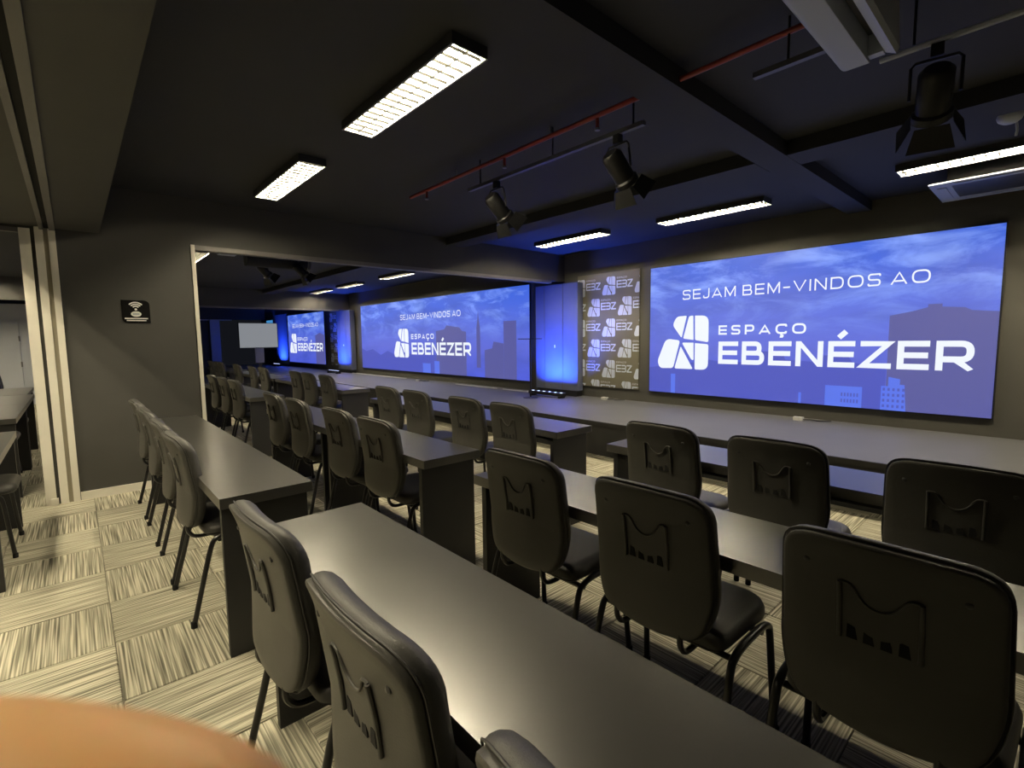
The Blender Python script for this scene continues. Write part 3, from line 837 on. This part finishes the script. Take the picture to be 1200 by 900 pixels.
        obj('support_bar', T(bar, 0.010, 8), M['tube'], t, smooth=True)
    for y in (0.175, 0.385):
        obj('stretcher', T([(-0.246, y, 0.412), (0.246, y, 0.412)], 0.0105, 8), M['tube'], t, smooth=True)
    return t
chair0 = None
def place_chair(cx, yb, label, rz=None):
    global chair0
    rz = random.uniform(-0.03, 0.03) if rz is None else rz
    if chair0 is None:
        chair0 = make_chair(label); chair0.location = (cx, yb, 0); chair0.rotation_euler = (0, 0, rz); return chair0
    return dup(chair0, (cx, yb, 0), rz, label)
ORD = ['first', 'second', 'third', 'fourth', 'fifth', 'sixth', 'seventh', 'eighth', 'ninth']
HALF = 0.185
def chairs(lefts, yb, where, ang=None):
    for i, x in enumerate(lefts):
        place_chair(x+HALF, yb, f'grey-backed black chair, {ORD[i]} {where}', None if ang is None else ang[i])
chairs([-1.655, -1.02, -0.44], 0.305, 'from the left at the foreground desk', [0.02, 0.0, 0.0])
chairs([-3.25, -3.86, -4.59, -5.30], 0.315, 'from the near end at the desk along the black wall', [0.02, -0.01, 0.0, 0.0])
chairs([-1.655, -1.045, -0.425], 1.30, 'right of the gap in the middle row', [0.02, 0.0, -0.01])
chairs([-2.95, -3.55, -4.39, -5.02], 1.295, 'left of the gap in the middle row', [0.03, 0.01, 0.0, 0.0])
chairs([-1.62, -1.03, -0.40], 2.31, 'right of the gap in the row by the stage', [0.0, 0.0, 0.0])
chairs([-2.865, -3.42, -4.19, -4.76], 2.31, 'left of the gap in the row by the stage', [0.0, 0.0, 0.0, 0.0])
chairs([-7.11, -7.75, -8.41], 1.435, 'past the opening in the middle row')
chairs([-6.99, -7.69, -8.24, -10.03, -10.79, -11.98, -13.46, -13.96, -14.61], 2.545, 'past the opening in the row by the stage')
def seatx(xs, yb, where):
    for i, x in enumerate(xs):
        place_chair(x, yb, f'black chair, {ORD[i]} {where}')
seatx([-4.85], -0.86, 'and nearest through the left doorway, seat edge showing')
seatx([-6.75, -7.35, -8.0, -8.75], -1.0, 'in line under desks inside the left doorway')
seatx([-10.6, -11.6, -12.6], -1.12, 'among chair backs farthest inside the left doorway')

# ---------------------------------------------------------------- wireless sign on the black wall
sg = thing('wireless_sign', 'small black wireless internet sign with white waves on the black wall', 'sign', (XW, 0.476, 1.72))
bm = bmesh.new()
prism(bm, round_poly([(-0.108, 0.108), (-0.108, -0.108), (0.108, -0.108), (0.108, 0.108)], [0, 0.05, 0, 0.05]), 'x', 0.0008, 0.006)
obj('plate', bm, M['signblack'], sg)
def arc_mesh(r0, r1, a=50, n=10):
    bm = bmesh.new()
    P = [(r0*math.sin(math.radians(-a+2*a*k/n)), r0*math.cos(math.radians(-a+2*a*k/n))) for k in range(n+1)]
    Q = [(r1*math.sin(math.radians(-a+2*a*k/n)), r1*math.cos(math.radians(-a+2*a*k/n))) for k in range(n+1)]
    prism(bm, P+Q[::-1], 'x', 0.0062, 0.0072); return bm
for r in (0.022, 0.040, 0.058): obj('wave', arc_mesh(r, r+0.011), M['signwhite'], sg, loc=(0, 0.0, 0.024))
bm = bmesh.new(); prism(bm, [(0.010*math.cos(k*math.pi/6), 0.010*math.sin(k*math.pi/6)) for k in range(12)], 'x', 0.0062, 0.0072)
obj('dot', bm, M['signwhite'], sg, loc=(0, 0, 0.022))
bm = bmesh.new(); prism(bm, [(0.040*math.cos(k*math.pi/10), 0.026*math.sin(k*math.pi/10)) for k in range(20)], 'x', 0.0062, 0.0072)
obj('badge', bm, M['signwhite'], sg, loc=(0, 0.0, -0.022))
bm = bmesh.new(); prism(bm, round_poly([(-0.026, -0.010), (0.026, -0.010), (0.026, 0.010), (-0.026, 0.010)], 0.008), 'x', 0.0074, 0.0080)
obj('badge_centre', bm, M['printdim'], sg, loc=(0, 0.0, -0.022))
for z, w in ((-0.064, 0.088), (-0.083, 0.075)):
    obj('printed_line', B((0.0062, 0.0072, -w, w, z-0.005, z+0.005)), M['signwhite'], sg)

# ---------------------------------------------------------------- ceiling services
sp = thing('sprinkler_pipe', 'thin red sprinkler pipe hung under the dark ceiling', 'pipe', (0, 0, 0))
obj('pipe', T([(-4.27, 2.54, 2.79), (-1.665, 2.52, 2.79)], 0.016, 10), M['redpipe'], sp, smooth=True)
obj('pipe', T([(-1.435, 2.52, 2.79), (1.5, 2.50, 2.79)], 0.014, 10), M['redpipe'], sp, smooth=True)
for x in (-3.97, -2.88, -2.0):
    h = obj('sprinkler_head', T([(x, 2.53, 2.78), (x, 2.53, 2.72)], 0.011, 8), M['redpipe'], sp, smooth=True)
    obj('deflector', T([(x, 2.53, 2.718), (x, 2.53, 2.705)], 0.018, 8), M['greymetal'], h)
for x in (-3.5, -2.4):
    obj('hanger', T([(x, 2.53, 2.806), (x, 2.53, ZC-0.0005)], 0.005, 6), M['greymetal'], sp)
cr_ = thing('lighting_rail', 'dark lighting rail with bluish sheen below the red pipe', 'rail', (0, 0, 0))
obj('rail', B((-3.35, -1.675, 2.535, 2.565, 2.64, 2.665)), M['conduit'], cr_)
for x in (-3.2, -2.4, -1.75): obj('hanger', T([(x, 2.55, 2.6655), (x, 2.55, ZC-0.0005)], 0.006, 6), M['blackbody'], cr_)
cr2 = thing('lighting_rail', 'short bluish lighting rail ending at the white air conditioner', 'rail', (0, 0, 0))
obj('rail', B((-1.05, -0.72, 2.50, 2.53, 2.64, 2.665)), M['conduit'], cr2)
obj('hanger', T([(-0.9, 2.515, 2.6655), (-0.9, 2.515, ZC-0.0005)], 0.006, 6), M['blackbody'], cr2)
cr3 = thing('lighting_rail', 'pale conduit at the upper right running from the air conditioner', 'rail', (0, 0, 0))
obj('rail', T([(-0.62, 2.82, 2.655), (1.2, 2.82, 2.655)], 0.014, 8), M['acwhite_bluelit'], cr3, smooth=True)
obj('hanger', T([(-0.5, 2.82, 2.67), (-0.5, 2.82, ZC-0.0005)], 0.006, 6), M['blackbody'], cr3)

def spotlight(label, loc, rz=0, tilt=42):
    t = thing('stage_spotlight', label, 'spotlight', loc, rz, 'black stage spotlights')
    # origin at the hanging point; can points along +Y and down
    obj('clamp', B((-0.022, 0.022, -0.02, 0.02, -0.05, 0.0)), M['blackbody'], t, bevel=0.003)
    bm = bmesh.new(); tube(bm, [(-0.085, 0.02, -0.20), (-0.085, 0.0, -0.075), (-0.07, 0, -0.058), (0.07, 0, -0.058), (0.085, 0, -0.075), (0.085, 0.02, -0.20)], 0.007, 6)
    obj('yoke', bm, M['blackbody'], t)
    R = Matrix.Rotation(math.radians(90+tilt), 3, 'X')
    R = Matrix.Rotation(math.radians(-(90+tilt)), 3, 'X')
    c = Vector((0, 0.02, -0.20))
    bm = bmesh.new()
    lathe(bm, [(0, -0.12), (0.045, -0.12), (0.062, -0.10), (0.062, 0.06), (0.074, 0.07), (0.074, 0.10), (0.066, 0.10), (0.060, 0.06), (0, 0.05)], 16)
    bmesh.ops.rotate(bm, verts=bm.verts, cent=(0, 0, 0), matrix=R); bmesh.ops.translate(bm, verts=bm.verts, vec=c)
    obj('can', bm, M['blackbody'], t, smooth=True)
    for k in range(4):
        bm = bmesh.new()
        prism(bm, [(-0.06, 0.0), (0.06, 0.0), (0.085, 0.10), (-0.085, 0.10)], 'y', 0.0, 0.002)
        bmesh.ops.rotate(bm, verts=bm.verts, cent=(0, 0, 0), matrix=Matrix.Rotation(math.radians(-28), 3, 'X'))
        bmesh.ops.translate(bm, verts=bm.verts, vec=(0, 0.072, 0.10))
        bmesh.ops.rotate(bm, verts=bm.verts, cent=(0, 0, 0), matrix=Matrix.Rotation(k*math.pi/2, 3, 'Z'))
        bmesh.ops.rotate(bm, verts=bm.verts, cent=(0, 0, 0), matrix=R); bmesh.ops.translate(bm, verts=bm.verts, vec=c)
        obj('barn_door', bm, M['blackbody'], t)
    return t
s0 = spotlight('black stage spotlight on the left end of the lighting rail', (-3.0, 2.55, 2.64))
dup(s0, (-1.86, 2.55, 2.64), -0.1, 'black stage spotlight near the beam with bluish flap')
dup(s0, (-0.42, 2.82, 2.64), 0.2, 'dark stage spotlight at the upper right under the conduit')
dup(s0, (-8.35, 2.30, 2.72), 0.4, 'dark spotlight beyond the opening, left of the two')
dup(s0, (-8.05, 2.75, 2.72), 0.1, 'dark spotlight beyond the opening, right of the two')

# ceiling cassette (upper right edge) and hanging split unit
ac = thing('ceiling_cassette', 'blue-lit square ceiling cassette air conditioner at the right edge', 'air conditioner', (-0.44, 6.08, 2.70))
fr = bmesh.new()
for b in ((-0.41, 0.41, -0.41, -0.27, 0, 0.012), (-0.41, 0.41, 0.27, 0.41, 0, 0.012), (-0.41, -0.27, -0.2695, 0.2695, 0, 0.012), (0.27, 0.41, -0.2695, 0.2695, 0, 0.012)):
    obj('panel_side', B(b), M['acwhite_bluelit'], ac, bevel=0.004)
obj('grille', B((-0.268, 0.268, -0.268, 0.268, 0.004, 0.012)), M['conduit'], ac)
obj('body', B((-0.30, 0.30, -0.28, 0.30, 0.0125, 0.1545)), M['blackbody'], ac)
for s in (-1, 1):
    obj('louvre', B((-0.24, 0.24, s*0.34-0.03, s*0.34+0.03, -0.008, -0.0005)), M['acwhite_bluelit'], ac)
    obj('louvre', B((s*0.34-0.03, s*0.34+0.03, -0.24, 0.24, -0.008, -0.0005)), M['acwhite_bluelit'], ac)
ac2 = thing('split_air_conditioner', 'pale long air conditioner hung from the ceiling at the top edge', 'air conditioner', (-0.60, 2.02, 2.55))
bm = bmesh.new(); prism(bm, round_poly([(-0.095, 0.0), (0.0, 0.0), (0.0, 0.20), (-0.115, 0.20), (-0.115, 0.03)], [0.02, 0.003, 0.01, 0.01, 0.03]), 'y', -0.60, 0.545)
obj('casing', bm, M['acwhite_bluelit'], ac2)
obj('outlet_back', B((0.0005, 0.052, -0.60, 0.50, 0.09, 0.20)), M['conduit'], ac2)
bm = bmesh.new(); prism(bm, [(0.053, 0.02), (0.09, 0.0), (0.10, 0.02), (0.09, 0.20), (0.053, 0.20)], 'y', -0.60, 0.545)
obj('outlet_flap', bm, M['acwhite_bluelit'], ac2)
obj('end_cap', B((0.0005, 0.0525, 0.505, 0.545, 0.012, 0.20)), M['acwhite_bluelit'], ac2)
for y in (-0.4, 0.3): obj('bracket', B((-0.10, 0.08, y-0.015, y+0.015, 0.2005, 0.2495)), M['conduit'], ac2)
# dome camera
dc = thing('dome_camera', 'small white dome camera under the ceiling by the right edge', 'camera', (-0.30, 4.62, ZC))
bm = bmesh.new(); lathe(bm, [(0, -0.0005), (0.055, -0.0005), (0.055, -0.02), (0.045, -0.03), (0, -0.03)], 16)
obj('base', bm, M['blackbody'], dc, smooth=True)
bm = bmesh.new(); lathe(bm, [(0.062, -0.0305), (0.066, -0.045), (0.058, -0.068), (0.035, -0.085), (0, -0.09)], 16)
obj('dome', bm, M['acwhite_bluelit'], dc, smooth=True)
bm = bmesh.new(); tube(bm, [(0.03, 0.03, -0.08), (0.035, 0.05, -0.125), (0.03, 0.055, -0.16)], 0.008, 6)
obj('lens_arm', bm, M['acwhite_bluelit'], dc)
# projector and cassette beyond the opening
pj = thing('projector_mount', 'pale square ceiling unit just beyond the opening', 'air conditioner', (-8.30, 1.86, ZC-0.10))
obj('body', B((-0.36, 0.36, -0.13, 0.13, 0.0, 0.0995)), M['blackbody'], pj, bevel=0.004)
obj('panel', B((-0.34, 0.34, -0.115, 0.115, -0.012, -0.0005)), M['acwhite_bluelit'], pj, bevel=0.003)
dt = thing('air_duct', 'dark round air duct along the ceiling beyond the opening', 'duct', (0, 0, 0))
obj('duct', T([(-8.2, 2.02, 2.66), (-8.2, 2.9, 2.66)], 0.11, 16), M['ceil'], dt, smooth=True)
obj('collar', T([(-8.2, 2.905, 2.66), (-8.2, 2.95, 2.66)], 0.12, 16), M['conduit'], dt, smooth=True)

# ---------------------------------------------------------------- things on the stage
ms = thing('stand', 'thin black stand with a flat crossbar on the stage', 'stand', (-5.92, 5.72, ZS))
bm = bmesh.new(); lathe(bm, [(0, 0), (0.13, 0), (0.13, 0.008), (0.03, 0.018), (0, 0.018)], 20)
obj('base', bm, M['blackbody'], ms, smooth=True)
obj('pole', T([(0, 0, 0.0185), (0, 0, 0.985)], 0.014, 10), M['blackbody'], ms, smooth=True)
obj('crossbar', B((-0.20, 0.20, -0.05, 0.05, 0.9855, 0.998)), M['blackbody'], ms, rot=(0, 0, 0.7))
for x0, x1, y, lb in ((-15.0, -11.2, 6.36, 'left of the wide screen'), (-8.9, -7.5, 6.30, 'under the wide screen'), (-7.3, -6.6, 6.30, 'next to the blue column')):
    c = bmesh.new(); box(c, x0, x1, y-0.02, y+0.02, ZS+0.0005, ZS+0.012)
    tag(obj('cable_cover', c, M['tape'], bevel=0.003), f'white cable cover strip lying on the stage {lb}', 'cable cover')
def small_plug(x, y, lb):
    t = thing('plug', f'small pale plug with a bit of cable on the stage {lb}', 'plug', (x, y, ZS))
    obj('body', B((-0.05, 0.05, -0.03, 0.03, 0.0, 0.04)), M['tape'], t, bevel=0.008)
    obj('cable', T(smooth_path([(0.05, 0, 0.015), (0.12, 0.05, 0.012), (0.2, 0.03, 0.012), (0.3, 0.12, 0.012)], 4), 0.008, 6), M['blackbody'], t)
small_plug(-10.35, 6.2, 'below the wide screen')
small_plug(-4.85, 6.35, 'below the khaki banner')
small_plug(-2.0, 6.32, 'below the large right screen')

# ---------------------------------------------------------------- television far off
tv = thing('television', 'grey television on a floor stand far off in the end hall', 'television', (-17.0, 4.44, 0), 0)
rt = 0.0
obj('screen_body', B((-0.06, -0.001, -0.57, 0.57, 1.22, 2.01)), M['blackbody'], tv, bevel=0.004)
obj('display', B((0.0, 0.004, -0.555, 0.555, 1.235, 1.995)), M['tvgrey'], tv)
obj('column', B((-0.06, -0.005, -0.13, 0.13, 0.75, 1.2195)), M['greymetal'], tv)
obj('pole', B((-0.05, -0.015, -0.05, 0.05, 0.05, 0.7495)), M['blackbody'], tv)
obj('base', B((-0.35, 0.30, -0.35, 0.35, 0.0, 0.0495)), M['blackbody'], tv, bevel=0.005)

# ---------------------------------------------------------------- hand of the photographer at the lens
def C(px, py, d):
    return CAMPOS + CR*((px-600)/573*d) - CU*((py-450)/573*d) + CW*d
def build_hand():
    t = thing('hand', 'blurred orange fingertip of a hand across the lower left corner', 'hand', (0, 0, 0))
    D = 0.030
    tip = C(292, 1042, D); o = tip
    ax = (C(-300, 996, D*1.0)-tip).normalized()        # from tip towards the knuckle
    dn = (-CU)
    fw = CW
    def skin_chain(bm_pts, radii, edges, name, m, parent):
        me = bpy.data.meshes.new(name); me.from_pydata([tuple(p) for p in bm_pts], edges, [])
        ob = bpy.data.objects.new(name, me); COL.objects.link(ob); ob.parent = parent
        md = ob.modifiers.new('skin', 'SKIN'); md.use_smooth_shade = True
        for i, r in enumerate(radii): me.skin_vertices[0].data[i].radius = (r, r)
        me.skin_vertices[0].data[0].use_root = True
        sb = ob.modifiers.new('sub', 'SUBSURF'); sb.levels = 2; sb.render_levels = 2
        me.materials.append(m); return ob
    P = []; Rr = []; E = []
    def add(p, r, prev=None):
        P.append(p); Rr.append(r)
        if prev is not None: E.append((prev, len(P)-1))
        return len(P)-1
    # palm root (below and left of the lens), wrist, then fingers
    knuck = tip + ax*0.078 + dn*0.030
    palm = knuck + ax*0.035 + dn*0.035
    wrist = palm + ax*0.035 + dn*0.055
    r0 = add(palm, 0.020)
    w0 = add(wrist, 0.024, r0); add(wrist + ax*0.03 + dn*0.06, 0.027, w0)
    # index finger lying across the lens edge
    k0 = add(knuck, 0.0115, r0)
    a = add(tip + ax*0.045 + dn*0.006, 0.0100, k0)
    b = add(tip + ax*0.022 - dn*0.0005, 0.0094, a)
    c = add(tip + ax*0.006, 0.0090, b)
    add(tip - ax*0.004 + dn*0.0015, 0.0062, c)
    # the other three fingers curled below, thumb leaving the side of the palm
    for i, (dz, L) in enumerate(((0.020, 0.046), (0.039, 0.042), (0.057, 0.034))):
        kk = add(knuck + dn*dz + ax*0.004*i + fw*0.004, 0.0105-0.0008*i, r0)
        p1 = add(P[kk] - ax*L*0.8 + dn*0.010 + fw*0.006, 0.0095-0.0007*i, kk)
        p2 = add(P[p1] - ax*L*0.25 + dn*0.018 + fw*0.018, 0.0088-0.0007*i, p1)
        add(P[p2] + ax*L*0.30 + dn*0.010 + fw*0.014, 0.0078-0.0006*i, p2)
    th = add(palm - fw*0.022 - ax*0.012 + dn*0.010, 0.0125, r0)
    t2 = add(P[th] - ax*0.028 - fw*0.012 + dn*0.004, 0.0108, th)
    add(P[t2] - ax*0.028 + fw*0.002 + dn*0.006, 0.0090, t2)
    hb = skin_chain(P, Rr, E, 'hand_skin', M['skin'], t)
    # nail of the index finger
    bm = bmesh.new()
    n0 = tip + ax*0.004 - fw*0.0092 + dn*0.003
    N = 6
    rows = []
    for i in range(4):
        row = []
        for k in range(N+1):
            a_ = math.radians(-55+110*k/N)
            row.append(bm.verts.new(tip + ax*(-0.003+0.0045*i) + (-fw*math.cos(a_) + dn*math.sin(a_))*0.0093))
        rows.append(row)
    for i in range(3):
        for k in range(N): bm.faces.new((rows[i][k], rows[i][k+1], rows[i+1][k+1], rows[i+1][k]))
    obj('nail', bm, M['nail'], t, smooth=True)
build_hand()
